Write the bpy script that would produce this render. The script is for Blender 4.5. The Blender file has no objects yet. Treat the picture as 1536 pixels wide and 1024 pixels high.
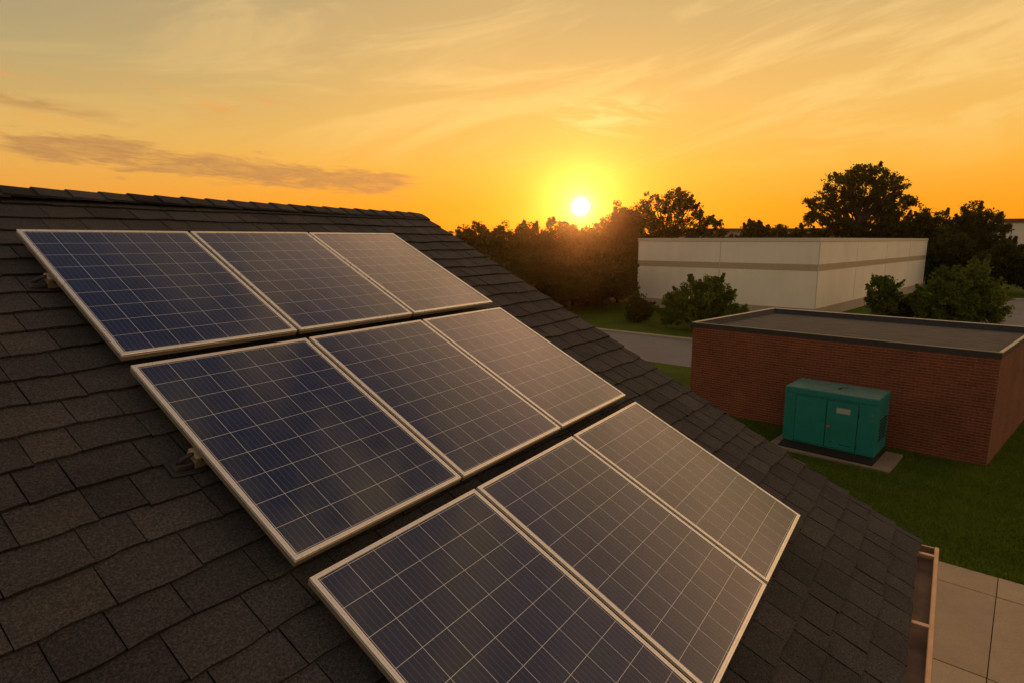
import bpy, math, random
import numpy as np
from mathutils import Vector, Matrix
R = math.radians
scene = bpy.context.scene
col = scene.collection

# ------------------------------------------------------------------ camera
EYE = 5.6
cam_d = bpy.data.cameras.new("camera")
cam = bpy.data.objects.new("camera", cam_d)
col.objects.link(cam)
cam_d.sensor_width = 36.0
cam_d.lens = 36.0 * 892.57 / 1536.0
cam_d.clip_start = 0.05
cam_d.clip_end = 6000
cam.location = (0, 0, EYE)
cam.rotation_euler = (R(90 - 9.708), 0, 0)
scene.camera = cam

# ------------------------------------------------------------------ sun
SUN_AZ, SUN_EL = 6.43, 3.0            # degrees right of +Y, above the horizon
sv = Vector((math.sin(R(SUN_AZ)) * math.cos(R(SUN_EL)), math.cos(R(SUN_AZ)) * math.cos(R(SUN_EL)), math.sin(R(SUN_EL))))
sun_d = bpy.data.lights.new("sun", 'SUN')
sun_d.energy = 2.6
sun_d.angle = R(0.5)
sun_d.color = (1.0, 0.36, 0.08)
sun = bpy.data.objects.new("sun", sun_d)
sun.rotation_euler = (-sv).to_track_quat('-Z', 'Y').to_euler()
sun.location = sv * 60
col.objects.link(sun)

# ------------------------------------------------------------------ view
scene.view_settings.view_transform = 'Standard'
scene.view_settings.look = 'None'
scene.view_settings.exposure = 0.0
scene.view_settings.gamma = 1.0
scene.cycles.use_denoising = True
scene.cycles.max_bounces = 6
scene.cycles.diffuse_bounces = 3
scene.cycles.transparent_max_bounces = 8

# ------------------------------------------------------------------ sky
world = bpy.data.worlds.new("World")
scene.world = world
world.use_nodes = True


class NT:
    """small helper to write node trees"""
    def __init__(s, tree):
        s.t = tree
        s.n = tree.nodes
        s.n.clear()

    def node(s, kind, **kw):
        n = s.n.new(kind)
        for k, v in kw.items():
            setattr(n, k, v)
        return n

    def put(s, sock, v):
        if isinstance(v, bpy.types.NodeSocket):
            s.t.links.new(v, sock)
        elif v is not None:
            if sock.type == 'RGBA' and len(v) == 3:
                v = (*v, 1.0)
            sock.default_value = v

    def math(s, op, a, b=None, c=None, clamp=False):
        n = s.node('ShaderNodeMath', operation=op, use_clamp=clamp)
        for i, v in enumerate((a, b, c)):
            if v is not None:
                s.put(n.inputs[i], v)
        return n.outputs[0]

    def mix(s, f, a, b, mode='MIX'):
        n = s.node('ShaderNodeMix', data_type='RGBA', blend_type=mode, clamp_factor=True)
        s.put(n.inputs[0], f)
        s.put(n.inputs[6], a)
        s.put(n.inputs[7], b)
        return n.outputs[2]

    def ramp(s, f, stops, ease='LINEAR'):
        n = s.node('ShaderNodeValToRGB')
        n.color_ramp.interpolation = ease
        e = n.color_ramp.elements
        while len(e) < len(stops):
            e.new(0.5)
        for i, (p, c) in enumerate(stops):
            e[i].position = p
            if not hasattr(c, '__len__'):
                c = (c, c, c)
            e[i].color = (*c, 1.0)
        s.put(n.inputs[0], f)
        return n.outputs[0]

    def noise(s, vec, scale, detail=4, rough=0.55, dist=0.0, out=0):
        n = s.node('ShaderNodeTexNoise')
        s.put(n.inputs['Vector'], vec)
        n.inputs['Scale'].default_value = scale
        n.inputs['Detail'].default_value = detail
        n.inputs['Roughness'].default_value = rough
        n.inputs['Distortion'].default_value = dist
        return n.outputs[out]

    def combine(s, x, y, z):
        n = s.node('ShaderNodeCombineXYZ')
        for i, v in enumerate((x, y, z)):
            s.put(n.inputs[i], v)
        return n.outputs[0]

    def sep(s, v):
        n = s.node('ShaderNodeSeparateXYZ')
        s.put(n.inputs[0], v)
        return n.outputs

    def mapr(s, v, a, b, c, d, smooth=False):
        n = s.node('ShaderNodeMapRange')
        if smooth:
            n.interpolation_type = 'SMOOTHSTEP'
        for i, q in enumerate((v, a, b, c, d)):
            s.put(n.inputs[i], q)
        return n.outputs[0]


w = NT(world.node_tree)
tc = w.node('ShaderNodeTexCoord')
D = tc.outputs['Generated']
dx, dy, dz = w.sep(D)
deg = 180.0 / math.pi
el = w.math('MULTIPLY', w.math('ARCSINE', dz), deg)
az = w.math('MULTIPLY', w.math('ARCTAN2', dx, dy), deg)
dotn = w.node('ShaderNodeVectorMath', operation='DOT_PRODUCT')
w.put(dotn.inputs[0], D)
dotn.inputs[1].default_value = sv
ang = w.math('MULTIPLY', w.math('ARCCOSINE', w.math('MINIMUM', dotn.outputs['Value'], 0.9999999)), deg)
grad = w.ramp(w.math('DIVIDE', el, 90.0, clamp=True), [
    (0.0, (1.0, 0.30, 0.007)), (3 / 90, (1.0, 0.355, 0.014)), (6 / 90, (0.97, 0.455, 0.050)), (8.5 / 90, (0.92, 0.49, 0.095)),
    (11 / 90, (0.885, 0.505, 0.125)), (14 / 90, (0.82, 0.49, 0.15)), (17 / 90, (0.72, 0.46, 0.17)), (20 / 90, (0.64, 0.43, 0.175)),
    (0.28, (1.90, 1.06, 0.55)), (0.375, (1.85, 1.05, 0.58)), (0.455, (0.60, 0.40, 0.30)), (0.52, (0.13, 0.115, 0.15)), (0.60, (0.08, 0.09, 0.15)), (1.0, (0.075, 0.095, 0.17))])  # unseen bright band above the view, added so the panels reflect warm tan
# away from the sun the sky is greyer and dimmer
side = w.ramp(w.math('DIVIDE', el, 90.0, clamp=True), [
    (0.0, (0.88, 0.29, 0.025)), (3 / 90, (0.86, 0.34, 0.045)), (5.7 / 90, (0.80, 0.41, 0.085)),
    (8.4 / 90, (0.72, 0.43, 0.12)), (11 / 90, (0.58, 0.395, 0.15)), (13.6 / 90, (0.47, 0.365, 0.175)), (16 / 90, (0.42, 0.335, 0.18)),
    (0.30, (0.34, 0.28, 0.18)), (0.42, (0.20, 0.185, 0.17)), (0.6, (0.085, 0.10, 0.155)), (1.0, (0.075, 0.095, 0.17))])
rear = w.ramp(w.math('DIVIDE', el, 90.0, clamp=True), [
    (0.0, (0.56, 0.39, 0.255)), (0.22, (0.56, 0.43, 0.29)), (0.6, (0.20, 0.18, 0.18)), (1.0, (0.075, 0.095, 0.17))])
daz = w.math('ABSOLUTE', w.math('SUBTRACT', az, SUN_AZ))
left = w.mapr(az, 2.0, -46.0, 0.0, 1.0, True)
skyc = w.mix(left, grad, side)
skyc = w.mix(w.math('MULTIPLY', w.math('MULTIPLY', w.mapr(az, 18.0, 45.0, 0.0, 1.0, True), w.mapr(el, 25.0, 36.0, 0.0, 1.0, True)), 0.8), skyc, (0.42, 0.29, 0.24))  # dims that added band towards the right to shape the panel reflections
skyc = w.mix(w.mapr(daz, 60.0, 130.0, 0.0, 1.0, True), skyc, rear)
# clouds live in direction space (azimuth, elevation)
cv = w.combine(w.math('MULTIPLY', az, 0.035), w.math('MULTIPLY', el, 0.16), 3.7)
n1 = w.noise(cv, 1.0, 6, 0.6, 0.6)
# high cirrus veils sweeping up to the right
slant = w.math('SUBTRACT', el, w.math('MULTIPLY', az, 0.22))
cv2 = w.combine(w.math('MULTIPLY', az, 0.03), w.math('MULTIPLY', slant, 0.17), 9.2)
n2 = w.noise(cv2, 1.3, 7, 0.62, 1.1)
cir = w.mapr(n2, 0.44, 0.66, 0.0, 1.0, True)
cirmask = w.math('MULTIPLY', w.mapr(el, 4.0, 11.0, 0.0, 1.0, True), w.mapr(az, -38.0, 4.0, 0.22, 1.0, True))
veil = w.mix(w.mapr(el, 6.0, 22.0, 0.0, 1.0), (1.0, 0.62, 0.16), (0.96, 0.64, 0.27))
skyc = w.mix(w.math('MULTIPLY', w.math('MULTIPLY', cir, cirmask), 0.72), skyc, veil)
# bright wisps just above the sun
fine = w.noise(w.combine(w.math('MULTIPLY', az, 0.16), w.math('MULTIPLY', w.math('ADD', el, w.math('MULTIPLY', az, 0.12)), 0.75), 1.3), 1.0, 6, 0.62, 0.8)
wm_ = w.math('MULTIPLY',
             w.mapr(w.math('ABSOLUTE', w.math('SUBTRACT', az, 9.0)), 1.0, 8.0, 1.0, 0.0, True),
             w.mapr(w.math('ABSOLUTE', w.math('SUBTRACT', el, 11.0)), 0.3, 2.6, 1.0, 0.0, True))
wisp = w.math('MULTIPLY', w.mapr(fine, 0.42, 0.66, 0.0, 1.0, True), wm_)
skyc = w.mix(w.math('MULTIPLY', wisp, 0.75), skyc, (1.0, 0.74, 0.26))
# long mauve bank low on the left
bank_c = w.math('ADD', 5.9, w.math('MULTIPLY', w.math('ADD', az, 25.0), -0.072))
band = w.math('SUBTRACT', el, bank_c)
shape = w.math('ADD', w.math('MULTIPLY', w.noise(w.combine(w.math('MULTIPLY', az, 0.11), w.math('MULTIPLY', el, 0.6), 5.1), 1.0, 6, 0.6, 0.5), 0.55),
               w.math('MULTIPLY', w.noise(w.combine(w.math('MULTIPLY', az, 0.30), w.math('MULTIPLY', w.math('ADD', el, w.math('MULTIPLY', az, 0.07)), 1.7), 2.2), 1.0, 7, 0.68, 0.8), 0.45))
prof = w.math('MULTIPLY', w.mapr(band, -1.9, -0.3, 0.0, 1.0, True), w.mapr(band, 0.1, 1.9, 1.0, 0.0, True))
prof = w.math('MULTIPLY', prof, w.mapr(az, -5.0, -14.0, 0.0, 1.0, True))
prof = w.math('MULTIPLY', prof, w.mapr(az, -42.0, -37.0, 0.15, 1.0, True))
bank = w.mapr(w.math('ADD', w.math('MULTIPLY', prof, 0.40), w.math('MULTIPLY', w.math('SUBTRACT', shape, 0.5), 1.5)), 0.13, 0.36, 0.0, 1.0, True)
bank = w.math('MULTIPLY', bank, w.math('GREATER_THAN', prof, 0.0))
lace = w.noise(w.combine(w.math('MULTIPLY', az, 0.45), w.math('MULTIPLY', w.math('ADD', el, w.math('MULTIPLY', az, 0.085)), 2.6), 6.6), 1.0, 6, 0.7, 0.5)
bank = w.math('MULTIPLY', bank, w.mapr(lace, 0.30, 0.62, 0.55, 1.0, True))
# thin streak above it at the far left
st_c = w.math('ADD', 9.7, w.math('MULTIPLY', w.math('ADD', az, 38.0), -0.10))
stp = w.mapr(w.math('ABSOLUTE', w.math('SUBTRACT', el, st_c)), 0.05, 0.75, 1.0, 0.0, True)
stp = w.math('MULTIPLY', stp, w.mapr(az, -29.0, -37.0, 0.0, 1.0, True))
bank = w.math('MAXIMUM', bank, w.math('MULTIPLY', w.math('MULTIPLY', stp, 0.75), w.mapr(shape, 0.40, 0.56, 0.0, 1.0, True)))
skyc = w.mix(w.math('MULTIPLY', bank, 0.85), skyc, (0.47, 0.225, 0.085))
# small orange shreds higher on the left
shr = w.noise(w.combine(w.math('MULTIPLY', az, 0.10), w.math('MULTIPLY', w.math('ADD', el, w.math('MULTIPLY', az, 0.1)), 0.8), 8.4), 1.0, 5, 0.6, 0.4)
shm = w.math('MULTIPLY', w.mapr(az, -12.0, -26.0, 0.0, 1.0, True), w.mapr(w.math('ABSOLUTE', w.math('SUBTRACT', el, 10.3)), 0.4, 3.0, 1.0, 0.0, True))
skyc = w.mix(w.math('MULTIPLY', w.math('MULTIPLY', w.mapr(shr, 0.53, 0.68, 0.0, 1.0, True), shm), 0.55), skyc, (0.90, 0.34, 0.07))
# aureole and disc of the sun
g1 = w.math('POWER', 2.718, w.math('MULTIPLY', ang, -0.13))
g2 = w.math('POWER', 2.718, w.math('MULTIPLY', ang, -0.42))
core = w.math('POWER', 2.718, w.math('MULTIPLY', ang, -2.3))
disc = w.mapr(ang, 0.45, 0.95, 1.0, 0.0, True)


def scale_col(nt, c, f):
    n = nt.node('ShaderNodeVectorMath', operation='SCALE')
    n.inputs[0].default_value = c
    nt.put(n.inputs['Scale'], f)
    return n.outputs[0]


def add_col(nt, a, b):
    n = nt.node('ShaderNodeVectorMath', operation='ADD')
    nt.put(n.inputs[0], a)
    nt.put(n.inputs[1], b)
    return n.outputs[0]


skyc = add_col(w, skyc, scale_col(w, (0.05, 0.07, 0.0), g1))
skyc = add_col(w, skyc, scale_col(w, (0.22, 0.06, 0.01), g2))
skyc = add_col(w, skyc, scale_col(w, (1.6, 1.6, 1.9), core))
skyc = add_col(w, skyc, scale_col(w, (6.0, 5.0, 3.2), disc))
# below the horizon
skyc = w.mix(w.mapr(el, -1.0, -0.1, 1.0, 0.0), skyc, (0.05, 0.04, 0.025))
bg = w.node('ShaderNodeBackground')
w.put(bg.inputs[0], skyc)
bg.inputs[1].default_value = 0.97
nish = w.node('ShaderNodeTexSky')
nish.sky_type = 'NISHITA'
nish.sun_disc = False
nish.sun_elevation = R(SUN_EL)
nish.sun_rotation = R(SUN_AZ)
bg2 = w.node('ShaderNodeBackground')
w.put(bg2.inputs[0], w.mix(1.0, nish.outputs[0], (0.30, 0.17, 0.07), 'MULTIPLY'))
bg2.inputs[1].default_value = 0.05
ad = w.node('ShaderNodeAddShader')
w.put(ad.inputs[0], bg.outputs[0])
w.put(ad.inputs[1], bg2.outputs[0])
out = w.node('ShaderNodeOutputWorld')
w.put(out.inputs[0], ad.outputs[0])


# ------------------------------------------------------------------ materials
def material(name, build):
    m = bpy.data.materials.new(name)
    m.use_nodes = True
    nt = NT(m.node_tree)
    o = nt.node('ShaderNodeOutputMaterial')
    b = nt.node('ShaderNodeBsdfPrincipled')
    nt.put(o.inputs[0], b.outputs[0])
    nt.b = b
    nt.out = o
    build(nt, b.inputs)
    return m


def obj_co(nt):
    return nt.node('ShaderNodeTexCoord').outputs['Object']


def uv_co(nt):
    return nt.node('ShaderNodeUVMap').outputs[0]


def attr(nt, name):
    return nt.node('ShaderNodeAttribute', attribute_name=name).outputs['Fac']


def bump(nt, h, strength, dist):
    n = nt.node('ShaderNodeBump')
    n.inputs['Strength'].default_value = strength
    n.inputs['Distance'].default_value = dist
    nt.put(n.inputs['Height'], h)
    return n.outputs[0]


def simple(name, c, rough=0.6, metal=0.0, var=0.25, scale=6.0, bmp=0.0):
    def f(nt, i):
        co = obj_co(nt)
        n = nt.noise(co, scale, 6, 0.65)
        lo = tuple(x * (1 - var) for x in c)
        hi = tuple(min(1, x * (1 + var)) for x in c)
        nt.put(i['Base Color'], nt.mix(nt.mapr(n, 0.3, 0.7, 0, 1), lo, hi))
        nt.put(i['Roughness'], nt.mapr(nt.noise(co, scale * 2.3, 4), 0.2, 0.8, rough - 0.1, min(1, rough + 0.12)))
        i['Metallic'].default_value = metal
        if bmp:
            nt.put(i['Normal'], bump(nt, nt.noise(co, scale * 8, 4), bmp, 0.01))
    return material(name, f)


def shingle_f(nt, i):
    co = obj_co(nt)
    tone = attr(nt, 'tone')
    base = nt.ramp(tone, [(0.0, (0.012, 0.011, 0.012)), (0.15, (0.041, 0.039, 0.042)), (0.5, (0.053, 0.050, 0.053)), (1.0, (0.070, 0.065, 0.067))])
    gran = nt.noise(co, 85.0, 3, 0.8)
    gran2 = nt.noise(co, 260.0, 2, 0.7)
    speck = nt.ramp(nt.math('ADD', nt.math('MULTIPLY', gran, 0.6), nt.math('MULTIPLY', gran2, 0.4)),
                    [(0.36, 0.28), (0.5, 0.80), (0.62, 1.75)])
    c = nt.mix(1.0, base, speck, 'MULTIPLY')
    blot = nt.ramp(nt.noise(co, 1.7, 5, 0.6), [(0.3, 0.78), (0.7, 1.2)])
    c = nt.mix(1.0, c, blot, 'MULTIPLY')
    # rain streaks washed down the slope
    nt.put(i['Base Color'], c)
    i['Roughness'].default_value = 0.93
    i['Specular IOR Level'].default_value = 0.25
    nt.put(i['Normal'], bump(nt, nt.math('ADD', gran, gran2), 0.55, 0.004))


M = {}
M['shingle'] = material('asphalt_shingle', shingle_f)
M['felt'] = simple('roof_felt', (0.012, 0.011, 0.010), 0.95)


def cells_f(nt, i):
    # UV in cell units: u 0..7 across, v 0..9 along the slope
    uv = uv_co(nt)
    u, v, _ = nt.sep(uv)
    fu = nt.math('FRACT', u)
    fv = nt.math('FRACT', v)

    def near_edge(f, half):
        d = nt.math('MINIMUM', f, nt.math('SUBTRACT', 1.0, f))
        return nt.math('LESS_THAN', d, half)
    grid = nt.math('MAXIMUM', near_edge(fu, 0.0068), near_edge(fv, 0.0062))
    bus = None
    for k in (0.2, 0.4, 0.6, 0.8):
        l = nt.math('LESS_THAN', nt.math('ABSOLUTE', nt.math('SUBTRACT', fu, k)), 0.0065)
        bus = l if bus is None else nt.math('MAXIMUM', bus, l)
    cell = nt.node('ShaderNodeTexWhiteNoise', noise_dimensions='3D')
    oi = nt.node('ShaderNodeObjectInfo')
    nt.put(cell.inputs['Vector'], nt.combine(nt.math('FLOOR', u), nt.math('FLOOR', v), nt.math('MULTIPLY', oi.outputs['Random'], 50)))
    vor = nt.node('ShaderNodeTexVoronoi')
    nt.put(vor.inputs['Vector'], obj_co(nt))
    vor.inputs['Scale'].default_value = 55.0
    cr = nt.sep(vor.outputs['Color'])[0]
    shade = nt.math('ADD', nt.math('MULTIPLY', cell.outputs[0], 0.45), nt.math('MULTIPLY', cr, 0.55))
    blue = nt.mix(shade, (0.0026, 0.0075, 0.036), (0.0048, 0.0135, 0.066))
    finger = nt.math('LESS_THAN', nt.math('FRACT', nt.math('MULTIPLY', v, 46.0)), 0.16)
    blue = nt.mix(nt.math('MULTIPLY', finger, 0.06), blue, (0.08, 0.09, 0.12))
    c = nt.mix(nt.math('MULTIPLY', bus, 0.5), blue, (0.20, 0.20, 0.22))
    c = nt.mix(grid, c, (0.74, 0.74, 0.75))
    co = obj_co(nt)
    dust = nt.mapr(nt.noise(co, 2.2, 6, 0.65), 0.3, 0.75, 0.0, 0.010)
    # dirt that has washed down to the lower frame edge
    low = nt.mapr(nt.math('ADD', v, nt.math('MULTIPLY', nt.noise(co, 9.0, 5, 0.7), 0.9)), 0.35, 0.95, 0.05, 0.0, True)
    c = nt.mix(nt.math('ADD', dust, low), c, (0.30, 0.26, 0.21))
    nt.put(i['Base Color'], c)
    nt.put(i['Roughness'], nt.mapr(nt.noise(co, 5.0, 5, 0.6), 0.25, 0.75, 0.10, 0.17))
    i['IOR'].default_value = 1.68
    i['Specular IOR Level'].default_value = 0.5
    wob = nt.noise(co, 3.2, 2, 0.5)
    nt.put(i['Normal'], bump(nt, wob, 0.05, 0.02))


M['cells'] = material('photovoltaic_cells', cells_f)
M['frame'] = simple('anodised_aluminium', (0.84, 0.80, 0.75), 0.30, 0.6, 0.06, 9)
M['frame_side'] = simple('darker_frame_side', (0.30, 0.255, 0.20), 0.45, 0.45, 0.1, 9)  # lower frame sides coloured darker and browner than the top lip
M['bracket'] = simple('galvanised_bracket', (0.34, 0.27, 0.19), 0.5, 0.4, 0.3, 14)
M['black_rubber'] = simple('black_rubber', (0.014, 0.014, 0.014), 0.55, 0, 0.2, 20)
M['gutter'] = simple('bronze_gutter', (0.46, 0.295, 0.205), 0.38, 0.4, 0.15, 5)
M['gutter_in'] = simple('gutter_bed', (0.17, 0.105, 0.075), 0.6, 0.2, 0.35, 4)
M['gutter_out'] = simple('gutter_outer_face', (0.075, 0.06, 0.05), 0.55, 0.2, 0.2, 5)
M['trim'] = simple('painted_trim', (0.16, 0.12, 0.095), 0.6, 0, 0.12, 3)
M['siding'] = simple('painted_siding', (0.42, 0.37, 0.30), 0.7, 0, 0.08, 3)


def brick_f(nt, i):
    uv = uv_co(nt)
    b = nt.node('ShaderNodeTexBrick')
    nt.put(b.inputs['Vector'], uv)
    b.offset = 0.5
    b.inputs['Scale'].default_value = 1.0
    b.inputs['Brick Width'].default_value = 0.215
    b.inputs['Row Height'].default_value = 0.0735
    b.inputs['Mortar Size'].default_value = 0.0052
    b.inputs['Mortar Smooth'].default_value = 0.2
    b.inputs['Bias'].default_value = 0.0
    b.inputs['Color1'].default_value = (0.178, 0.047, 0.021, 1)
    b.inputs['Color2'].default_value = (0.128, 0.035, 0.0175, 1)
    b.inputs['Mortar'].default_value = (0.20, 0.115, 0.07, 1)
    co = obj_co(nt)
    # the bed joints are wider and paler than the perpends
    row = nt.math('FRACT', nt.math('DIVIDE', nt.sep(uv)[1], 0.0735))
    bed = nt.math('LESS_THAN', nt.math('MINIMUM', row, nt.math('SUBTRACT', 1.0, row)), 0.095)
    c = nt.mix(nt.math('MULTIPLY', bed, 0.85), b.outputs['Color'], (0.25, 0.135, 0.08))
    mott = nt.ramp(nt.noise(co, 0.9, 6, 0.65), [(0.3, 0.74), (0.7, 1.2)])
    c = nt.mix(1.0, c, mott, 'MULTIPLY')
    fine = nt.ramp(nt.noise(uv, 26.0, 3, 0.6), [(0.3, 0.72), (0.7, 1.25)])
    c = nt.mix(1.0, c, fine, 'MULTIPLY')
    nt.put(i['Base Color'], c)
    i['Roughness'].default_value = 0.9
    nt.put(i['Normal'], bump(nt, nt.math('SUBTRACT', 1.0, b.outputs['Fac']), 0.7, 0.006))


M['brick'] = material('red_brick', brick_f)


def flatroof_f(nt, i):
    co = obj_co(nt)
    x, y, z = nt.sep(co)
    # seams of roofing rolls, along the long side of the roof
    a = R(-47.9)
    across = nt.math('ADD', nt.math('MULTIPLY', x, math.sin(a + math.pi / 2)), nt.math('MULTIPLY', y, math.cos(a + math.pi / 2)))
    along = nt.math('ADD', nt.math('MULTIPLY', x, math.sin(a)), nt.math('MULTIPLY', y, math.cos(a)))
    st = nt.noise(nt.combine(nt.math('MULTIPLY', along, 0.8), nt.math('MULTIPLY', across, 6.0), 0.0), 1.5, 6, 0.72)
    c = nt.ramp(st, [(0.36, (0.018, 0.017, 0.018)), (0.5, (0.048, 0.045, 0.044)), (0.64, (0.108, 0.098, 0.092))])
    seam = nt.math('LESS_THAN', nt.math('FRACT', nt.math('MULTIPLY', across, 1.05)), 0.03)
    c = nt.mix(nt.math('MULTIPLY', seam, 0.5), c, (0.03, 0.027, 0.026))
    g = nt.noise(co, 60, 3, 0.6)
    nt.put(i['Base Color'], nt.mix(1.0, c, nt.ramp(g, [(0.3, 0.75), (0.7, 1.25)]), 'MULTIPLY'))
    i['Roughness'].default_value = 0.85
    nt.put(i['Normal'], bump(nt, nt.math('ADD', st, g), 0.4, 0.01))


M['flatroof'] = material('roll_roofing', flatroof_f)
M['coping'] = simple('metal_coping', (0.40, 0.35, 0.295), 0.5, 0.1, 0.12, 3)
M['flashing'] = simple('black_flashing', (0.020, 0.022, 0.027), 0.6, 0, 0.2, 3)
M['para_in'] = simple('bituminous_upstand', (0.020, 0.021, 0.026), 0.8, 0, 0.3, 4)


def teal_f(nt, i):
    co = obj_co(nt)
    n = nt.noise(co, 2.5, 6, 0.65)
    c = nt.mix(nt.mapr(n, 0.3, 0.7, 0, 1), (0.0015, 0.150, 0.148), (0.003, 0.198, 0.190))
    ch = nt.noise(co, 9.0, 8, 0.75, 0.6)
    c = nt.mix(nt.math('GREATER_THAN', ch, 0.69), c, (0.012, 0.05, 0.05))
    nt.put(i['Base Color'], c)
    nt.put(i['Roughness'], nt.mapr(nt.noise(co, 7, 4), 0.2, 0.8, 0.35, 0.6))


M['teal'] = material('teal_paint', teal_f)
M['teal_top'] = simple('weathered_teal_lid', (0.085, 0.19, 0.165), 0.55, 0, 0.3, 4)
M['seam'] = simple('dark_seam', (0.006, 0.02, 0.02), 0.8)
M['skid'] = simple('black_steel_skid', (0.004, 0.0035, 0.003), 0.75, 0, 0.3, 6)
M['plate'] = simple('grey_plate', (0.30, 0.36, 0.35), 0.5, 0, 0.12, 30)
M['latch'] = simple('red_latch', (0.42, 0.10, 0.04), 0.45, 0, 0.2, 30)


def concrete(name, c, stain=0.25, sc=1.1):
    def f(nt, i):
        co = obj_co(nt)
        a = nt.ramp(nt.noise(co, sc, 7, 0.7), [(0.25, 1 - stain), (0.75, 1 + stain)])
        g = nt.ramp(nt.noise(co, 45, 4, 0.7), [(0.3, 0.86), (0.7, 1.12)])
        cc = nt.mix(1.0, nt.mix(1.0, c, a, 'MULTIPLY'), g, 'MULTIPLY')
        t = attr(nt, 'tone')
        cc = nt.mix(1.0, cc, nt.ramp(t, [(0, 0.9), (1, 1.1)]), 'MULTIPLY')
        nt.put(i['Base Color'], cc)
        i['Roughness'].default_value = 0.88
        nt.put(i['Normal'], bump(nt, nt.noise(co, 80, 4, 0.7), 0.25, 0.004))
    return material(name, f)


M['patio'] = concrete('patio_concrete', (0.40, 0.305, 0.205), 0.13, 0.9)
M['joint'] = simple('joint_sand', (0.035, 0.022, 0.014), 0.95)
M['pad'] = concrete('pad_concrete', (0.22, 0.17, 0.125), 0.2, 3)
M['kerb'] = concrete('kerb_concrete', (0.30, 0.26, 0.21), 0.2, 1.5)
M['asphalt'] = concrete('grey_asphalt', (0.155, 0.152, 0.158), 0.22, 0.5)
M['plinth'] = concrete('plinth_concrete', (0.40, 0.345, 0.28), 0.12, 0.6)


def white_f(nt, i):
    co = obj_co(nt)
    x, y, z = nt.sep(co)
    st = nt.noise(nt.combine(nt.math('MULTIPLY', x, 0.9), nt.math('MULTIPLY', y, 0.9), nt.math('MULTIPLY', z, 0.12)), 1.0, 6, 0.65)
    c = nt.ramp(st, [(0.3, (0.80, 0.735, 0.65)), (0.7, (0.86, 0.80, 0.715))])
    sm = nt.ramp(nt.noise(co, 0.35, 5, 0.6), [(0.3, 0.93), (0.7, 1.05)])
    nt.put(i['Base Color'], nt.mix(1.0, c, sm, 'MULTIPLY'))
    i['Roughness'].default_value = 0.8


M['white'] = material('white_tilt_up_wall', white_f)
M['stripe'] = simple('tan_stripe', (0.45, 0.36, 0.25), 0.8, 0, 0.05, 0.8)
M['cap'] = simple('cream_cap', (0.60, 0.53, 0.43), 0.7, 0, 0.05, 1)
M['wall_seam'] = simple('wall_seam', (0.54, 0.49, 0.42), 0.9, 0, 0.1, 1)
M['membrane'] = simple('pale_membrane', (0.35, 0.32, 0.28), 0.8, 0, 0.1, 1)
M['far_white'] = simple('far_white_panel', (0.66, 0.62, 0.57), 0.7, 0, 0.05, 0.4)
M['far_red'] = simple('far_red_eave', (0.14, 0.035, 0.025), 0.6, 0, 0.1, 0.5)
M['far_grey'] = simple('far_grey_panel', (0.30, 0.25, 0.20), 0.8, 0, 0.1, 0.3)


def grass_f(nt, i):
    co = obj_co(nt)
    a = nt.noise(co, 0.5, 6, 0.65)
    b = nt.noise(co, 14, 5, 0.75)
    c = nt.ramp(a, [(0.3, (0.050, 0.076, 0.007)), (0.7, (0.084, 0.126, 0.012))])
    c = nt.mix(1.0, c, nt.ramp(b, [(0.3, 0.45), (0.7, 1.5)]), 'MULTIPLY')
    nt.put(i['Base Color'], c)
    i['Roughness'].default_value = 1.0
    i['Specular IOR Level'].default_value = 0.1
    nt.put(i['Normal'], bump(nt, b, 0.8, 0.05))


M['grass'] = material('lawn', grass_f)


def leafmat(name, dark, light, transl=0.35):
    def f(nt, i):
        t = attr(nt, 'tone')
        c = nt.mix(t, dark, light)
        nt.put(i['Base Color'], c)
        i['Roughness'].default_value = 0.75
        i['Specular IOR Level'].default_value = 0.2
        tr = nt.node('ShaderNodeBsdfTranslucent')
        nt.put(tr.inputs[0], nt.mix(0.5, c, tuple(x * 1.6 for x in light)))
        mx = nt.node('ShaderNodeMixShader')
        mx.inputs[0].default_value = transl
        nt.put(mx.inputs[1], nt.b.outputs[0])
        nt.put(mx.inputs[2], tr.outputs[0])
        nt.put(nt.out.inputs[0], mx.outputs[0])
    return material(name, f)


M['leaf_dark'] = leafmat('dark_foliage', (0.020, 0.028, 0.006), (0.070, 0.085, 0.018), 0.42)
M['leaf_mid'] = leafmat('green_foliage', (0.022, 0.030, 0.005), (0.085, 0.10, 0.016))
M['leaf_bush'] = leafmat('bush_foliage', (0.036, 0.054, 0.007), (0.17, 0.21, 0.032))
M['blade'] = leafmat('grass_blade', (0.055, 0.092, 0.007), (0.145, 0.212, 0.018), 0.3)
M['bark'] = simple('bark', (0.055, 0.042, 0.030), 0.95, 0, 0.4, 3, 0.5)


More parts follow.
